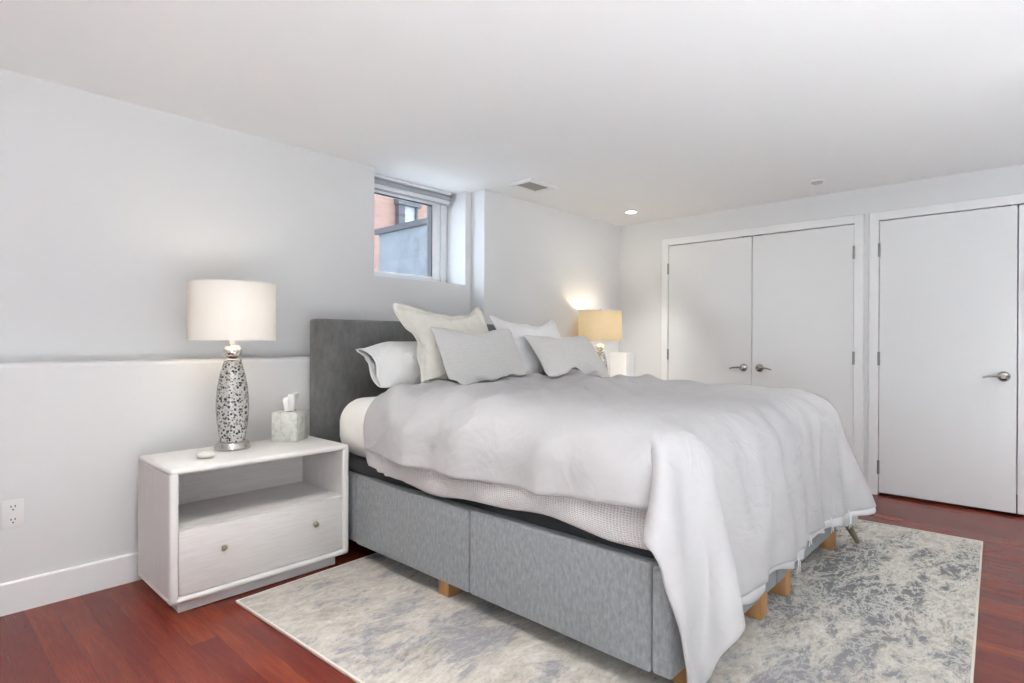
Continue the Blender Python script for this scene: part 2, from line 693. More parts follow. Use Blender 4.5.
# wall with the closets
D1 = (1.060, 2.612)
D2 = (-0.660, 0.897)
DT = 2.052
bm = BM()
box(bm, XR, XR + .11, D1[1], YL, 0, CZ)
box(bm, XR, XR + .11, D2[1], D1[0], 0, CZ)
box(bm, XR, XR + .11, YF, D2[0], 0, CZ)
box(bm, XR, XR + .11, D1[0], D1[1], DT, CZ)
box(bm, XR, XR + .11, D2[0], D2[1], DT, CZ)
struct('wall_right', bm, 'wall', smooth=False)
struct('wall_closet', box(BM(), XB, XB + .1, YF, YL, 0, CZ), 'wall', smooth=False)
# low boxed pier in the far corner
struct('wall_corner', box(BM(), 4.85, XR - .001, 2.972, YL - .001, 0, 1.028, 0.006, 2), 'wall')
# unseen walls behind the camera; front opening added to let the sun in
bm = BM()
box(bm, XL, -1.85, YF, YF + .08, 0, CZ)
box(bm, 1.9, XB, YF, YF + .08, 0, CZ)
box(bm, -1.85, 1.9, YF, YF + .08, 2.28, CZ)
struct('wall_front', bm, 'wall', smooth=False)
struct('wall_left', box(BM(), XL, XL + .08, YF, 3.62, 0, CZ), 'wall', smooth=False)

# baseboards
def baseboard(name, poly, axis, a, b):
    struct(name, prism(BM(), poly, axis, a, b), 'trim', smooth=False)


bb = [(YL, 0), (YL - .014, 0), (YL - .014, .126), (YL - .010, .132), (YL, .132)]
baseboard('baseboard_back', bb, 0, XL + .08, 4.848)
baseboard('baseboard_right', [(XR, 0), (XR - .014, 0), (XR - .014, .126), (XR - .010, .132), (XR, .132)], 1, D1[1] + .067, 2.97)

# door casings
def casing(name, y0, y1):
    bm = BM()
    w, t = 0.064, 0.018
    box(bm, XR - t, XR + .004, y1, y1 + w, 0, DT + w, .002, 1)
    box(bm, XR - t, XR + .004, y0 - w, y0, 0, DT + w, .002, 1)
    box(bm, XR - t, XR + .004, y0, y1, DT, DT + w, .002, 1)
    # jamb lining
    box(bm, XR + .004, XR + .11, y1, y1 + .012, 0, DT)
    box(bm, XR + .004, XR + .11, y0 - .012, y0, 0, DT)
    box(bm, XR + .004, XR + .11, y0, y1, DT, DT + .012)
    return struct(name, bm, 'trim', smooth=False)


casing('trim_1', *D1)
casing('trim_2', *D2)


def door(name, y0, y1, hinge_hi, label):
    """closet leaf between y0 and y1; hinge_hi: hinges on the y1 side, lever near y0"""
    g = 0.003
    o = struct(name, box(BM(), XR - .008, XR + .030, y0 + g, y1 - g, .020, DT - .006, .0015, 1), 'door')
    s = 1 if hinge_hi else -1
    yh = y1 if hinge_hi else y0
    yl = y0 if hinge_hi else y1
    for z in (0.21, 1.02, 1.83):
        bm = BM()
        tube(bm, [(XR - .016, yh - s * .001, z - .050), (XR - .016, yh - s * .001, z + .050)], .0085, 10)
        obj('hinge', bm, 'hinge', o)
    # lever handle
    yc = yl + s * .068
    zc = .918
    h = BM()
    b = BM()
    lathe(b, [(.005, 0), (.034, 0), (.035, .004), (.033, .012), (.028, .020), (.020, .026), (.012, .029), (.012, .046), (.002, .047)], n=28)
    join(h, b, 0, Matrix.Translation((XR - .008, yc, zc)) @ Matrix.Rotation(-PI / 2, 4, 'Y'))
    ho = obj('rose', h, 'steel', o)
    h = BM()
    tube(h, [(XR - .046, yc - s * .010, zc), (XR - .048, yc + s * .012, zc + .002), (XR - .050, yc + s * .045, zc + .003), (XR - .052, yc + s * .080, zc - .001), (XR - .053, yc + s * .108, zc - .009)], [.012, .011, .008, .0065, .005], 12)
    tube(h, [(XR - .030, yc, zc), (XR - .060, yc, zc)], .014, 16)
    obj('lever', h, 'steel', o)
    # roller catch in the top edge
    obj('catch', box(BM(), XR - .0125, XR - .006, yl + s * .035, yl + s * .085, DT - .006, DT + .001), 'black', o)
    return o


mid = (D1[0] + D1[1]) / 2 - .006
door('door_1', mid, D1[1], True, '')
door('door_2', D1[0], mid, False, '')
mid2 = .118
door('door_3', mid2, D2[1], True, '')
door('door_4', D2[0], mid2, False, '')

# ------------------------------------------------------------------ basement window
GX0, GX1, GZ0, GZ1, GY = 2.345, 2.896, 1.646, 2.210, 3.545
bm = BM()
# outer frame
FX0, FX1, FZ0, FZ1 = WX0 + .001, WX1 - .001, SILL + .026, CZ - .001
box(bm, FX0, FX0 + .055, 3.53, 3.60, FZ0, FZ1, .004, 2)
box(bm, FX1 - .060, FX1, 3.53, 3.60, FZ0, FZ1, .004, 2)
box(bm, FX0 + .055, FX1 - .060, 3.53, 3.60, FZ0, FZ0 + .016, .003, 2)
box(bm, FX0 + .055, FX1 - .060, 3.53, 3.60, GZ1 + .030, FZ1, .003, 2)
win = struct('window_1', bm, 'vinyl')
bm = BM()
sx0, sx1, sz0, sz1 = FX0 + .057, FX1 - .063, FZ0 + .018, GZ1 + .029
box(bm, sx0, GX0, 3.540, 3.585, sz0, sz1, .004, 2)
box(bm, GX1, sx1, 3.540, 3.585, sz0, sz1, .004, 2)
box(bm, GX0, GX1, 3.540, 3.585, sz0, GZ0, .004, 2)
box(bm, GX0, GX1, 3.540, 3.585, GZ1, sz1, .004, 2)
obj('sash', bm, 'vinyl', win)
bm = BM()
box(bm, GX1 - .006, GX1 + .001, 3.5395, 3.599, GZ0, GZ1)
box(bm, GX0, GX1 - .006, 3.5395, 3.5595, GZ1 - .005, GZ1 + .001)
obj('gasket', bm, 'black', win)
obj('pane', box(BM(), GX0 - .004, GX1 + .004, 3.560, 3.566, GZ0 - .004, GZ1 + .004), 'glass', win, smooth=False)

t = thing('roller_blind', 'rolled-up grey and white window blind under the ceiling above the small window', 'blind', (2.62, 3.49, 2.28))
bm = BM()
b0, b1 = WX0 + .004, WX1 - .040
prof = []
box(bm, b0, b1, 3.43, 3.505, CZ - .022, CZ - .0015, .004, 2)
obj('head_rail', bm, 'blindw', t)
bm = BM()
tube(bm, [(b0, 3.462, CZ - .042), (b1, 3.462, CZ - .042)], .020, 18)
obj('fabric_roll', bm, 'blind', t)
bm = BM()
tube(bm, [(b0, 3.470, CZ - .073), (b1, 3.470, CZ - .073)], .0165, 16)
obj('lower_fold', bm, 'blindw', t)
bm = BM()
tube(bm, [(b0, 3.474, CZ - .094), (b1, 3.474, CZ - .094)], .0085, 12)
obj('bottom_bar', bm, 'blind', t)
obj('end_cap', box(BM(), b1, b1 + .005, 3.44, 3.50, CZ - .098, CZ - .002, .001, 1), 'blind', t)

# ------------------------------------------------------------------ outside the window
bm = BM()
box(bm, 2.0, 6.48, 8.0, 12.0, 0.95, 8.0)
fac = tag(obj('brick_building', bm, 'brick', smooth=False), 'orange brick building seen through the small window', 'building')
wf = BM()
fx0, fx1, fz0, fz1 = 5.88, 6.12, 2.30, 3.42
box(wf, fx0 - .13, fx0, 7.90, 8.0, fz0, fz1)
box(wf, fx1, fx1 + .03, 7.90, 8.0, fz0, fz1)
box(wf, fx0 - .16, fx1 + .08, 7.86, 8.0, fz1, fz1 + .10)
box(wf, fx0 - .13, fx1 + .03, 7.88, 8.0, fz0 - .1, fz0)
wfo = obj('window', wf, 'frameout', fac, smooth=False)
obj('pane', box(BM(), fx0, fx1, 7.95, 7.97, fz0, fz1), 'paneout', wfo, smooth=False)
t = thing('areaway_wall', 'grey rendered side wall with dark coping outside the small window', 'wall', (3.4, 4.3, 0))
obj('wall_slab', box(BM(), 3.30, 3.50, 3.64, 4.86, .95, 2.195), 'concrete', t, smooth=False)
obj('coping', box(BM(), 3.27, 3.53, 3.64, 4.90, 2.195, 2.25, .004, 1), 'coping', t, smooth=False)
struct('ground', box(BM(), -2.0, 9.0, 3.76, 12.4, .9, .95), 'pale', smooth=False)
struct('wall_sun_blocker', box(BM(), XL - .1, 13.0, YF - .1, 3.62, CZ + .11, 13.0), 'wall', smooth=False)  # unseen block added above the room to keep sun off the facade
struct('wall_sky_blocker', box(BM(), -6.0, 9.0, -4.7, -4.5, -.1, 4.0), 'dark', smooth=False)  # unseen dark wall added to cut sky light through the rear opening
struct('terrace', box(BM(), -6.0, 9.0, -9.0, YF - .11, -.1, -.02), 'pale', smooth=False)

# ------------------------------------------------------------------ ceiling fittings
t = thing('air_vent', 'square white ceiling air vent with dark louvres near the window', 'vent', (3.255, 2.80, CZ))
vx0, vx1, vy0, vy1 = 3.10, 3.41, 2.69, 2.91
bm = BM()
fwid, dz = .036, .020
for (a, b, c, d) in ((vx0, vx1, vy0, vy0 + fwid), (vx0, vx1, vy1 - fwid, vy1), (vx0, vx0 + fwid, vy0 + fwid, vy1 - fwid), (vx1 - fwid, vx1, vy0 + fwid, vy1 - fwid)):
    box(bm, a, b, c, d, CZ - dz, CZ - .0005, .003, 1)
obj('frame', bm, 'trim', t)
obj('duct', box(BM(), vx0 + fwid, vx1 - fwid, vy0 + fwid, vy1 - fwid, CZ - .002, CZ - .0008), 'black', t, smooth=False)
bm = BM()
n = 9
for k in range(n):
    y = vy0 + fwid + (vy1 - vy0 - 2 * fwid) * (k + .5) / n
    prism(bm, [(y - .008, CZ - .0035), (y - .006, CZ - .0025), (y + .007, CZ - .0115), (y + .005, CZ - .0125)], 0, vx0 + fwid, vx1 - fwid)
obj('louvres', bm, 'grill', t, smooth=False)


def can(x, y, label, group=None, k=1.0, spread=2.1, target=None):
    t = thing('recessed_light', label, 'ceiling light', (x, y, CZ), 0, group)
    bm = BM()
    lathe(bm, [(.046, CZ - .004), (.058, CZ - .006), (.066, CZ - .003), (.066, CZ - .0005), (.046, CZ - .0005)], x, y, 36, False)
    obj('trim_ring', bm, 'trim', t)
    obj('lens', lathe(BM(), [(.002, CZ - .0035), (.047, CZ - .0035), (.047, CZ - .001), (.002, CZ - .001)], x, y, 32), 'led', t)
    d = bpy.data.lights.new('downlight', 'SPOT')
    d.energy = CAN_POWER * 2.2 * k
    d.color = (1, .98, .95)
    d.spot_size = spread
    d.spot_blend = 1.0
    d.shadow_soft_size = .05
    o = bpy.data.objects.new('downlight', d)
    C.objects.link(o)
    o.location = (0, 0, -.012)
    if target:
        o.rotation_euler = (Vector(target) - Vector((x, y, CZ))).to_track_quat('-Z', 'Y').to_euler()
        d.shadow_soft_size = .10
    o.parent = t
    return t


can(4.541, 2.736, 'lit recessed downlight in the ceiling corner above the far lamp', k=1.0, spread=1.25)
for x, y, k, target in ((0.62, 1.70, 1.0, None), (1.5, -0.3, .3, None), (2.9, -0.45, 1.2, (4.3, 2.9, 0.8)), (4.1, -0.55, .5, None), (0.2, 0.2, .4, None)):  # unseen fittings added to brighten the room, one tilted at the far corner
    can(x, y, 'added fill downlight in the unseen part of the ceiling', 'added fill downlights', k=k, spread=1.25 if target else 2.1, target=target)

t = thing('smoke_detector', 'small flat grey ceiling disc above the closet doors', 'smoke detector', (4.563, 1.205, CZ))
obj('base', lathe(BM(), [(.050, CZ - .0005), (.050, CZ - .006), (.046, CZ - .009), (.02, CZ - .009)], 4.563, 1.205, 32), 'trim', t)
obj('cover', lathe(BM(), [(.038, CZ - .009), (.037, CZ - .016), (.030, CZ - .019), (.004, CZ - .019)], 4.563, 1.205, 32), 'detector', t)

# ------------------------------------------------------------------ wall outlet
t = thing('wall_outlet', 'white double wall outlet plate low on the wall beside the white nightstand', 'outlet', (.345, YL, .413))
obj('plate', box(BM(), .309, .381, YL - .006, YL - .0003, .354, .472, .003, 2), 'outlet', t)
for zc in (.440, .386):
    bm = BM()
    b = BM()
    lathe(b, [(.003, 0), (.0165, 0), (.0165, .003), (.003, .0032)], n=24)
    join(bm, b, 0, Matrix.Translation((.345, YL - .006, zc)) @ Matrix.Rotation(PI / 2, 4, 'X'))
    ro = obj('receptacle', bm, 'outlet', t)
    bm = BM()
    for dx in (-.0065, .0065):
        box(bm, .345 + dx - .0016, .345 + dx + .0016, YL - .0098, YL - .0088, zc + .001, zc + .010)
    b = BM()
    lathe(b, [(.001, 0), (.003, 0), (.003, .0008), (.001, .0008)], n=12)
    join(bm, b, 0, Matrix.Translation((.345, YL - .0090, zc - .008)) @ Matrix.Rotation(PI / 2, 4, 'X'))
    obj('slots', bm, 'black', ro, smooth=False)

# ------------------------------------------------------------------ rug
rug = thing('area_rug', 'large abstract grey and cream area rug under the bed', 'rug', (2.617, 1.405, 0), .0436)
RW, RH, RT = 1.55, 1.232, .012
bm = BM()
nx, ny = 40, 32
box(bm, -RW + .008, RW - .008, -RH + .008, RH - .008, .0005, RT, .003, 2)
obj('pile', bm, 'rug', rug, local=True)
bm = BM()
for (a, b, c, d) in ((-RW, RW, -RH, -RH + .009), (-RW, RW, RH - .009, RH), (-RW, -RW + .009, -RH, RH), (RW - .009, RW, -RH, RH)):
    box(bm, a, b, c, d, .0005, RT + .001, .003, 2)
obj('binding', bm, 'rugedge', rug, local=True)

# ------------------------------------------------------------------ nightstands
NX0, NX1, NY0, NY1, NZ0, NZ1 = .768, 1.588, 2.595, 3.045, .056, .612


def make_nightstand(label):
    t = thing('nightstand', label, 'nightstand', ((NX0 + NX1) / 2, (NY0 + NY1) / 2, 0))
    w = .033
    obj('plinth', box(BM(), NX0 + .045, NX1 - .050, NY0 + .048, NY1 - .03, .001, NZ0 + .002, .003, 1), 'wood', t)
    bm = BM()
    box(bm, NX0, NX1, NY0, NY1, NZ1 - .026, NZ1, .012, 4)
    obj('top', bm, 'woodedge', t)
    for x0, x1 in ((NX0 + .001, NX0 + w), (NX1 - w, NX1 - .001)):
        bm = BM()
        box(bm, x0, x1, NY0 + .022, NY1 - .001, NZ0 + .022, NZ1 - .024, .002, 1)
        so = obj('side_panel', bm, 'woodv', t)
        bm = BM()
        box(bm, x0 - .001, x1 + .001, NY0, NY0 + .030, NZ0, NZ1 - .012, .011, 4)
        obj('front_post', bm, 'woodedge', so)
    bm = BM()
    box(bm, NX0, NX1, NY0, NY1, NZ0, NZ0 + .026, .011, 4)
    obj('bottom_board', bm, 'woodedge', t)
    obj('back_panel', box(BM(), NX0 + w, NX1 - w, NY1 - .022, NY1 - .006, NZ0 + .026, NZ1 - .026), 'wood', t)
    obj('shelf', box(BM(), NX0 + w, NX1 - w, NY0 + .028, NY1 - .022, .338, .356, .001, 1), 'wood', t)
    dr = obj('drawer', box(BM(), NX0 + w + .002, NX1 - w - .002, NY0 + .008, NY0 + .027, NZ0 + .029, .352, .002, 2), 'wood', t)
    for x in (.976, 1.402):
        bm = BM()
        b = BM()
        lathe(b, [(.002, 0), (.006, 0), (.005, .006), (.006, .010), (.0115, .014), (.0125, .019), (.010, .024), (.002, .026)], n=24)
        join(bm, b, 0, Matrix.Translation((x, NY0 + .008, .247)) @ Matrix.Rotation(PI / 2, 4, 'X'))
        obj('knob', bm, 'knob', dr)
    return t


ns1 = make_nightstand('whitewashed nightstand with open shelf and one drawer between outlet and bed')
ns2 = dup(ns1, (4.24, 2.90, 0), 'whitewashed nightstand on the far side of the bed, under the straw-shaded lamp')

# ------------------------------------------------------------------ table lamps


def make_lamp(x, y, z0, label, shade, bulb='bulb'):
    t = thing('table_lamp', label, 'lamp', (x, y, z0))
    L = lambda p: lathe(BM(), [(r, z0 + z) for r, z in p], x, y, 48)
    obj('base', L([(.004, 0), (.080, 0), (.081, .004), (.081, .010), (.078, .014), (.075, .030), (.070, .036), (.060, .040), (.004, .040)]), 'brushed', t)
    prof = []
    pts = [(.056, .040), (.062, .075), (.069, .130), (.0735, .190), (.073, .245), (.067, .305), (.057, .360), (.047, .400), (.039, .428)]
    for (ra, za), (rb, zb) in zip(pts, pts[1:]):
        for k in range(4):
            s = k / 4
            prof.append((ra + (rb - ra) * s, za + (zb - za) * s))
    prof.append(pts[-1])
    bo = obj('body', L([(.004, .0402)] + prof + [(.004, .428)]), 'mosaic', t, ang=1.2)
    obj('collar', L([(.004, .4285), (.041, .4285), (.042, .433), (.039, .439), (.004, .439)]), 'brushed', t)
    ball = [(.004, .4395)]
    for k in range(1, 14):
        a = PI * k / 14
        ball.append((.0415 * math.sin(a) ** .8, .4745 - .035 * math.cos(a)))
    ball.append((.004, .5095))
    obj('ball', L(ball), 'mercury', t, ang=1.2)
    obj('neck', L([(.004, .5096), (.013, .5096), (.013, .530), (.010, .535), (.010, .570), (.016, .575), (.016, .620), (.004, .620)]), 'shadeband', t)
    zs0, zs1 = .528, .803
    R = .195
    bm = BM()
    lathe(bm, [(R, z0 + zs0), (R - .001, z0 + zs1)], x, y, 72, False)
    so = obj('lamp_shade', bm, shade, t)
    for z in (zs0, zs1 - .005):
        bm = BM()
        lathe(bm, [(R + .0012, z0 + z), (R + .0012, z0 + z + .006), (R - .003, z0 + z + .006), (R - .003, z0 + z), (R + .0012, z0 + z)], x, y, 72, False)
        obj('rim', bm, 'shadeband', so)
    # harp, spider and finial
    bm = BM()
    zt = z0 + zs1 - .02
    for k in range(3):
        a = 2 * PI * k / 3 + .4
        tube(bm, [(x, y, zt), (x + (R - .002) * math.cos(a), y + (R - .002) * math.sin(a), zt + .012)], .0018, 6)
    h = []
    for k in range(17):
        a = PI * k / 16
        h.append((x + .055 * math.cos(a), y, z0 + .60 + .182 * math.sin(a)))
    tube(bm, h, .0018, 6)
    obj('harp', bm, 'steel', t)
    obj('finial', L([(.003, .780), (.006, .785), (.006, .796), (.009, .802), (.010, .810), (.006, .819), (.002, .822)]), 'steel', t)
    bm = BM()
    bl = []
    for k in range(0, 13):
        a = PI * k / 12
        bl.append((max(.003, .030 * math.sin(a)), z0 + .665 - .040 * math.cos(a)))
    obj('bulb', lathe(bm, bl, x, y, 20), bulb, t)
    return t


LX, LY = 1.130, 2.900
make_lamp(LX, LY, NZ1 + .001, 'silver dotted mosaic table lamp with ivory drum shade beside the tissue box', 'shade')
make_lamp(4.35, 2.935, NZ1 + .001, 'silver dotted mosaic table lamp with straw yellow shade in the far corner', 'shade2', 'bulb2')

# ------------------------------------------------------------------ tissue box and pebble
t = thing('tissue_box', 'square marbled grey-green tissue box with a white tissue sticking out', 'tissue box', (1.444, 2.944, NZ1 + .001), .665)
bm = BM()
a, hz = .069, .152
box(bm, -a, a, -a, a, 0, hz, .004, 2)
obj('cover', bm, 'marble', t, local=True)
bm = BM()
b = BM()
lathe(b, [(.002, hz + .0003), (.032, hz + .0003), (.034, hz + .001), (.032, hz + .0018), (.002, hz + .0018)], n=28)
join(bm, b, 0, Matrix.Diagonal((1.3, .75, 1, 1)))
obj('slot', bm, 'dark', t, local=True)
bm = BM()
rows = []
NS, NR = 26, 12
for j in range(NR + 1):
    s = j / NR
    row = []
    for k in range(NS):
        a = 2 * PI * k / NS
        rr = (.028 + .030 * s) * (1 + .38 * math.sin(3 * a + 2.2 * s) + .16 * math.sin(7 * a + 4 * s))
        x = 1.25 * rr * math.cos(a) * (1 - .35 * s) + .012 * s * s
        y = .55 * rr * math.sin(a) * (1 - .2 * s)
        z = hz + .001 + .098 * s * (1 - .24 * abs(math.sin(a * .5 + .6)) * s) + .010 * s * math.sin(2 * a + 1)
        row.append(bm.verts.new((x, y, z)))
    rows.append(row)
for j in range(NR):
    for k in range(NS):
        bm.faces.new((rows[j][k], rows[j][(k + 1) % NS], rows[j + 1][(k + 1) % NS], rows[j + 1][k]))
to = obj('tissue', bm, 'tissue', t, local=True, ang=3)

bm = BM()
bmesh.ops.create_icosphere(bm, subdivisions=4, radius=1)
for v in bm.verts:
    n = noise.noise(v.co * 1.3)
    v.co = Vector((v.co.x * .040 * (1 + .08 * n), v.co.y * .030 * (1 + .1 * n), v.co.z * .0185 + .0185))
bm.transform(Matrix.Rotation(-.55, 4, 'Z'))
o = obj('pebble', bm, 'pebble')
o.location = (.955, 2.748, NZ1 + .0005)
tag(o, 'smooth pale oval stone on the nightstand in front of the lamp', 'stone')

# ------------------------------------------------------------------ bed
BX0, BX1, BY0, BY1, BZ0, BZ1 = 1.625, 3.550, .885, 3.045, .095, .440
bed = thing('bed', 'king bed with grey velvet base and shade-darkened headboard on oak block legs', 'bed', ((BX0 + BX1) / 2, 2.0, 0))
# headboard: upholstered slab, slightly wider at the foot of its edge
bm = BM()
box(bm, 1.652, 3.50, 3.052, 3.143, .10, 1.268, .018, 4)
obj('headboard', bm, 'headboard', bed)
# core of the two half bases
bm = BM()
box(bm, BX0 + .02, (BX0 + BX1) / 2 - .004, BY0 + .022, BY1, BZ0 + .012, BZ1 - .004, .006, 2)
box(bm, (BX0 + BX1) / 2 + .004, BX1 - .02, BY0 + .022, BY1, BZ0 + .012, BZ1 - .004, .006, 2)
obj('box_base', bm, 'velvet', bed)
for s, xo in ((-1, BX0), (1, BX1)):
    for ya, yb in ((BY0 + .020, 1.737), (1.745, 2.592), (2.600, 3.04)):
        bm = BM()
        x0, x1 = (xo, xo + .028) if s < 0 else (xo - .028, xo)
        if ya > 2.5:
            x0, x1 = (x0 + .008, x1) if s < 0 else (x0, x1 - .008)
        box(bm, x0, x1, ya, yb, BZ0, BZ1, .009, 3)
        obj('side_panel', bm, 'velvet', bed)
for xa, xb in ((BX0 + .003, (BX0 + BX1) / 2 - .003), ((BX0 + BX1) / 2 + .003, BX1 - .003)):
    bm = BM()
    box(bm, xa, xb, BY0 - .052, BY0 + .018, BZ0, BZ1 - .004, .014, 4)
    obj('foot_panel', bm, 'velvet', bed)
bm = BM()
box(bm, BX0 + .048, (BX0 + BX1) / 2 - .003, BY0 + .034, BY1, BZ1 - .002, .500, .010, 3)
box(bm, (BX0 + BX1) / 2 + .003, BX1 - .048, BY0 + .034, BY1, BZ1 - .002, .500, .010, 3)
obj('platform', bm, 'blackcloth', bed)
for (x, y) in ((1.800, .866), (2.427, .866), (2.727, .866), (3.50, .866), (1.697, 1.945), (3.46, 1.945), (1.70, 2.93), (3.46, 2.93), (2.427, 1.945), (2.727, 1.945)):
    bm = BM()
    l = .036
    yy = y
    box(bm, x - l, x + l, yy - l, yy + l, RT + .001 if y < 2.6 else .001, BZ0 + .020, .004, 2)
    obj('leg', bm, 'oak', bed)
bm = BM()
tube(bm, [(3.53, .795, .20), (3.60, .775, .11), (3.662, .752, .027)], [.022, .018, .012], 12)
o = obj('splayed_leg', bm, 'walnut', bed)
o['label'] = 'tapered brown splayed leg'

# mattress in a white fitted sheet
MX0, MX1, MY0, MY1 = 1.665, 3.51, .915, 2.880


def super_slab(x0, x1, y0, y1, z0, z1, r, bulge, seed, n=60):
    bm = BM()
    box(bm, x0, x1, y0, y1, z0, z1, r, 6)
    bmesh.ops.subdivide_edges(bm, edges=[e for e in bm.edges if e.calc_length() > .25], cuts=14, use_grid_fill=True)
    cx, cy = (x0 + x1) / 2, (y0 + y1) / 2
    for v in bm.verts:
        s = (v.co.z - z0) / (z1 - z0)
        k = bulge * math.sin(PI * max(0, min(1, s)))
        v.co.x += k * (1 if v.co.x > cx else -1) * min(1, abs(v.co.x - cx) / (cx - x0))
        v.co.y += -k * max(0, (cy - v.co.y) / (cy - y0))
        v.co.z += .006 * noise.noise(v.co * 3 + Vector((seed, 0, 0))) * (s > .6)
    return bm


mt = obj('mattress', super_slab(MX0, MX1, MY0, MY1, .501, .826, .120, .018, 1), 'sheet')
tag(mt, 'thick mattress in a white fitted sheet on the grey bed base', 'mattress')


# ---- cloth helpers: soft goods are draped and inflated with Blender's cloth solver, then kept as plain meshes
def collider(o, friction=30.0):
    o.modifiers.new('collision', 'COLLISION')
    o.collision.thickness_outer = .006
    o.collision.cloth_friction = friction
    o.collision.damping = .5


def proxy(x0, x1, y0, y1, z0, z1, r, seg=6, friction=30.0):
    o = obj('proxy', box(BM(), x0, x1, y0, y1, z0, z1, r, seg), 'sheet')
    collider(o, friction)
    return o


def cloth(o, stiff, bend, mass, quality, frames, shrink=0.0, pin=None, pressure=None, gravity=1.0, selfcol=False, dist=.008, air=1.5, damp=10, col=True):
    c = o.modifiers.new('cloth', 'CLOTH')
    q = c.settings
    q.quality = quality
    q.mass = mass
    q.tension_stiffness = q.compression_stiffness = stiff
    q.shear_stiffness = stiff * .4
    q.bending_stiffness = bend
    q.tension_damping = q.compression_damping = q.shear_damping = damp
    q.bending_damping = 1
    q.air_damping = air
    q.shrink_min = shrink
    q.effector_weights.gravity = gravity
    if pin:
        q.vertex_group_mass = pin
        q.pin_stiffness = 1
    if pressure:
        q.use_pressure = True
        q.uniform_pressure_force = pressure
        q.vertex_group_pressure = 'pressure'
    k = c.collision_settings
    k.use_collision = col
    k.collision_quality = 3
    k.distance_min = dist
    k.use_self_collision = selfcol
    k.self_distance_min = .007
    k.self_friction = 5
    c.point_cache.frame_start = 1
    c.point_cache.frame_end = frames + 1
    for f in range(1, frames + 1):
        SC.frame_set(f)
    ev = o.evaluated_get(bpy.context.evaluated_depsgraph_get())
    co = [v.co.copy() for v in ev.data.vertices]
    o.modifiers.clear()
    SC.frame_set(1)
    for v, p in zip(o.data.vertices, co):
        v.co = p
    o.data.update()
    return co


# waffle blanket over the mattress, showing along the near side
def make_waffle_mesh():
    bm = BM()
    uvl = bm.loops.layers.uv.new('uv')
    NY, path = 150, 64
    y0, y1 = .898, 2.475
    grid = []
    for j in range(NY + 1):
        y = y0 + (y1 - y0) * j / NY
        row = []
        v = y * 1.0
        nz = lambda a, b: noise.noise(Vector((a, b, 4.2)))
        hemz = .486 + .014 * math.sin(y * 5.2 + .8) + .012 * nz(y * 3.3, 1) - .006 * math.sin(y * 13 + 1)
        endf = max(0, min(1, (y - 2.33) / .12))
        hemz += .020 * endf
        gather = .010 * math.exp(-((y - 2.36) / .06) ** 2) * math.sin((y - 2.2) * 95) + .006 * math.exp(-((y - 2.20) / .02) ** 2)
        for i in range(path + 1):
            s = i / path
            # from the hem up the near side and over the top
            if s < .45:
                k = s / .45
                z = hemz + (.80 - hemz) * k
                bul = .030 * math.sin(PI * min(1, k / .62 + .12)) - .004
                x = MX0 - .036 - bul + .010 * nz(y * 4.5, k * 2.0) * (1 - .5 * k) + gather * (1 - .6 * k)
            elif s < .62:
                k = (s - .45) / .17
                a = k * PI / 2
                x = MX0 - .040 + .095 * (1 - math.cos(a))
                z = .80 + .046 * math.sin(a)
            else:
                k = (s - .62) / .38
                x = MX0 + .055 + .55 * k
                z = .846
            # stay under the rounded foot end
            x += .022 * max(0, min(1, (1.06 - y) / .14))
            ex, ey = max(0, 1.782 - x) / .17, max(0, 1.005 - y) / .17
            ed = min(1, math.hypot(ex, ey))
            z = min(z, .690 + .17 * math.sqrt(1 - ed * ed) - .014)
            row.append((bm.verts.new((x, y, z)), (s * 1.05, y)))
        grid.append(row)
    for j in range(NY):
        for i in range(path):
            q = (grid[j][i], grid[j][i + 1], grid[j + 1][i + 1], grid[j + 1][i])
            f = bm.faces.new([p[0] for p in q])
            for lp, p in zip(f.loops, q):
                lp[uvl].uv = p[1]
    return bm


wf = obj('waffle_blanket', make_waffle_mesh(), 'waffle', ang=3)
sm = wf.modifiers.new('thickness', 'SOLIDIFY')
sm.thickness = .006
sm.offset = 0
tag(wf, 'pale waffle-weave blanket tucked round the mattress under the grey duvet', 'blanket')

# duvet draped over bed, hanging at the foot
puff = proxy(1.612, 3.56, .835, 3.045, .46, .860, .17, 9)
kerb = proxy(1.600, 3.575, .812, 3.045, .09, .448, .02, 3)
deck = proxy(0, 5, -1, 3, -.2, .014, .01, 1)
st = .027
dx0, dx1, dyh = 1.43, 4.05, 2.555
w = int((dx1 - dx0) / st) + 1
h = int(2.28 / st) + 1
bm = BM()
vs = []
for j in range(h):
    for i in range(w):
        xl = dx0 + .16 * (j / (h - 1)) ** 2
        x = xl + (dx1 - xl) * i / (w - 1)
        yh = dyh - .015 - .09 * max(0, (1.92 - x) / .47)
        yf = .375 + .018 * (x - 1.9) + .16 * max(0, (x - 3.6) / .45) - .30 * max(0, (1.82 - x) / .37)
        y = yh + (yf - yh) * j / (h - 1)
        z = .884 + .012 * abs(noise.noise(Vector((x * 5 + y * 2, y * 5 - x, 1)))) * (j > 2)
        vs.append(bm.verts.new((x, y, z)))
for j in range(h - 1):
    for i in range(w - 1):
        a = j * w + i
        bm.faces.new((vs[a], vs[a + w], vs[a + w + 1], vs[a + 1]))
dv = obj('duvet', bm, 'duvet', ang=3)
g = dv.vertex_groups.new(name='pin')
g.add([j * w + i for j in range(3) for i in range(w) if dv.data.vertices[i].co.x > 1.84 and dv.data.vertices[i].co.x < 3.3], 1, 'ADD')
pts = cloth(dv, 25, 2.0, .25, 8, 70 if FULL else 2, shrink=-.055, pin='pin', selfcol=True)
for o in (puff, kerb, deck):
    bpy.data.objects.remove(o)
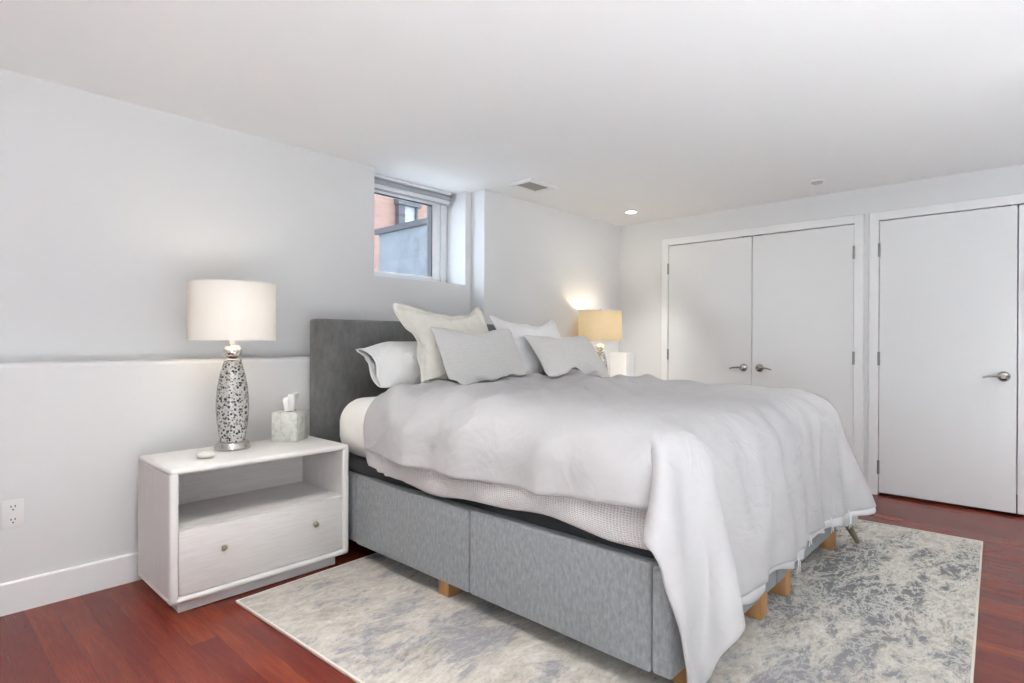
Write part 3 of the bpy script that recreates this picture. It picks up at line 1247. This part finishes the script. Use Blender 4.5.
# rumple it: soft creases that run down the hanging sides and askew over the top
dv.data.update()
nrm = [v.normal.copy() for v in dv.data.vertices]
for v, n in zip(dv.data.vertices, nrm):
    p = v.co
    top = max(0, min(1, (n.z if n.z > 0 else -n.z) * 1.6 - .5))
    ax, ay = (p.x * .82 + p.y * .57), (p.y * .82 - p.x * .57)
    a = noise.noise(Vector((ax * 1.6, ay * 7.5, 2.0)))
    b = noise.noise(Vector((p.x * 3.0 + 7, p.y * 5.0, 5.0)))
    near_head = max(0, min(1, (p.y - 1.35) / .8))
    c = noise.noise(Vector((p.x * 6.5, p.y * 5.5, p.z * .9 + 11)))
    r = 1 - 2 * abs(noise.noise(Vector((p.x * 4.0 + 3, p.y * 4.0, p.z * 1.1))))
    rt1 = max(0, 1 - 2.6 * abs(noise.noise(Vector((ax * 1.1 + 5, ay * 5.2, 8.0))))) ** 2
    rs1 = max(0, 1 - 2.4 * abs(noise.noise(Vector((p.x * 3.6 + 1.7, p.y * 3.2, p.z * .7 + 4))))) ** 2
    d = top * .028 * rt1 * (.25 + near_head) + (1 - top) * .030 * rs1 + top * (.030 * a * (.35 + 1.1 * near_head) + .010 * b) + (1 - top) * (.042 * c + .014 * (r - .4))
    if v.index >= 2 * w:
        v.co = p + n * (max(d, -.008) + .008)
dv.data.update()
pts = [v.co.copy() for v in dv.data.vertices]
s1 = dv.modifiers.new('smooth', 'SUBSURF')
s1.levels = s1.render_levels = 1
s2 = dv.modifiers.new('thickness', 'SOLIDIFY')
s2.thickness = .010
s2.offset = 0
tag(dv, 'rumpled silver-grey duvet spread over the bed and hanging at the foot', 'duvet')
# pale lining facing along the foot hem with ribbon ties
def hp(i, k=0):
    return pts[(h - 1 - k) * w + i]


bm = BM()
prev = None
inw = Vector((0, 1, 0))
for i in range(10, w - 8):
    p = hp(i)
    dd = ((p - hp(i, 2)).normalized() + Vector((0, 0, -1))).normalized()
    row = [bm.verts.new(p + inw * .010 - dd * .03), bm.verts.new(p + inw * .009), bm.verts.new(p + inw * .008 + dd * (.038 + .010 * math.sin(i * .33) + .005 * math.sin(i * .9)))]
    if prev:
        for a in range(2):
            bm.faces.new((prev[a], prev[a + 1], row[a + 1], row[a]))
    prev = row
ho = obj('hem', bm, 'hem', dv, ang=3)
hs = ho.modifiers.new('thickness', 'SOLIDIFY')
hs.thickness = .004
hs.offset = 0
ho['label'] = 'pale hem lining along the foot edge'
for fr in (.40, .52, .63, .69):
    i = int(w * fr)
    p = hp(i)
    for s in (-1, 1):
        bm = BM()
        l = .05 + .03 * ((i * 7) % 5) / 4
        tube(bm, [p + Vector((0, -.004, .010)), p + Vector((s * .010, -.014, -l * .4)), p + Vector((s * .018 + .004, -.010, -l)), ], .0022, 6)
        obj('tie', bm, 'hem', dv)


# pillows: flat cases filled under pressure where they lean, each against what stands behind it

def pillow(name, label, matn, pos, W, H, lean, press, seed, flange=0.0, shrink=-.02, yaw=0.0, roll=0.0, st=.025, frames=40, open_end=False, bend=.5, front=.8, rear=.35, slump=.03, sag=.0, rest=.016, group=None, cat='pillow'):
    nx, ny = int(round(W / st)), int(round(H / st))
    k = int(round(flange / st))
    op = 3 if open_end else 0
    bm = BM()
    Fm, Bm = {}, {}
    for j in range(ny + 1):
        for i in range(nx + 1):
            x, y = -W / 2 + W * i / nx, -H / 2 + H * j / ny
            Fm[i, j] = bm.verts.new((x, y, .006 * noise.noise(Vector((x * 9 + seed, y * 9, seed)))))
    inn = lambda i, j: (k < i or (op and i >= 0)) and i < nx - k and k < j < ny - k
    for (i, j), v in list(Fm.items()):
        if inn(i, j):
            Bm[i, j] = bm.verts.new(v.co - Vector((0, 0, .007)))
            v.co.z += .007
        else:
            Bm[i, j] = v
    for j in range(ny):
        for i in range(nx):
            q = [(i, j), (i + 1, j), (i + 1, j + 1), (i, j + 1)]
            bm.faces.new([Fm[t] for t in q])
            if any(inn(*t) for t in q):
                bm.faces.new([Bm[t] for t in reversed(q)])
    bm.verts.index_update()
    inside = {v.index for (i, j), v in list(Fm.items()) + list(Bm.items()) if k <= i <= nx - k and k <= j <= ny - k and not (op and i < op)}
    o = obj(name, bm, matn, ang=3)
    o.vertex_groups.new(name='pressure').add(sorted(inside), 1, 'ADD')
    R = Matrix.Rotation(yaw, 4, 'Z') @ Matrix.Rotation(lean, 4, 'X') @ Matrix.Rotation(roll, 4, 'Z')
    cloth(o, 30, bend, .15, 7, frames if FULL else 3, shrink=shrink, pressure=press, gravity=0.0, dist=.006, air=3, damp=12, col=False)
    xm = min(v.co.x for v in o.data.vertices)
    for v in o.data.vertices:
        q = v.co
        u = (q.y / H + .5)
        # the back is flattened by what it leans on, the head end slumps back
        q.z *= (front if q.z > 0 else rear)
        q.z -= slump * u * u
        if op:
            e = max(0, min(1, 1 - (q.x - xm - .03) / .15))
            e = e * e * (3 - 2 * e)
            q.z *= 1 - .78 * e
            q.z += .022 * e * math.sin(q.y * 16 + 1)
            q.x += .012 * e * math.sin(q.y * 24 + (2 if q.z > 0 else 0))
        q.y -= sag * (1 - min(1, (q.x / (W * .47)) ** 2)) * max(0, u - .3)
    o.matrix_world = Matrix.Translation(pos) @ R
    # rest on the bedding: whatever would sink in is flattened against it
    inv = o.matrix_world.inverted()
    for v in o.data.vertices:
        p = o.matrix_world @ v.co
        hit = UNDER.ray_cast(Vector((p.x, p.y, 1.6)), Vector((0, 0, -1)))
        if hit[0] is not None and p.z < hit[0].z + rest:
            p.z = hit[0].z + rest
            v.co = inv @ p
    s = o.modifiers.new('smooth', 'SUBSURF')
    s.levels = s.render_levels = 1
    if k or op:
        s = o.modifiers.new('thickness', 'SOLIDIFY')
        s.thickness = .004
        s.offset = 0
    PILLOWS.append(o)
    return tag(o, label, cat, group)


def surface_under(objs):
    from mathutils.bvhtree import BVHTree
    dg = bpy.context.evaluated_depsgraph_get()
    V, P = [], []
    for o in objs:
        me = o.evaluated_get(dg).data
        b = len(V)
        V += [o.matrix_world @ v.co for v in me.vertices]
        P += [[b + k for k in p.vertices] for p in me.polygons]
    return BVHTree.FromPolygons(V, P)


bpy.context.view_layer.update()
UNDER = surface_under([dv, wf, mt])
PILLOWS = []
RD = math.radians
pillow('sleeping_pillow', 'plump white sleeping pillow against the near end of the headboard', 'sleep', (2.08, 2.815, 1.000), .94, .55, RD(40), 5.5, 5, open_end=True, rear=.45, front=.68)
pillow('euro_pillow', 'large cream flanged pillow standing in front of the white sleeping pillow', 'cream', (2.365, 2.650, 1.105), .78, .63, RD(63), 2.4, 3, flange=.05, rest=.034, shrink=-.03, sag=-.035, front=.7, rear=.2)
pillow('cushion', 'soft grey linen cushion leaning on the cream flanged pillow', 'cushion', (2.435, 2.465, 1.025), .72, .47, RD(66), 2.4, 1, front=.75, rear=.3, sag=-.03)
pillow('sleeping_pillow', 'plump white sleeping pillow hidden behind the cool white flanged pillow', 'sleep', (3.17, 2.820, .990), .68, .50, RD(40), 3.5, 9, front=.65, rear=.45)
pillow('euro_pillow', 'large cool white flanged pillow behind the two grey cushions', 'white2', (3.155, 2.645, 1.080), .75, .58, RD(62), 2.2, 13, flange=.05, rest=.034, shrink=-.03, sag=-.035, front=.7, rear=.2)
pillow('cushion', 'soft grey linen cushion leaning on the cool white pillow nearer the far lamp', 'cushion', (3.28, 2.445, 1.005), .75, .47, RD(58), 2.2, 7, shrink=-.035, front=.75, rear=.3, sag=-.03)
SC.frame_set(1)
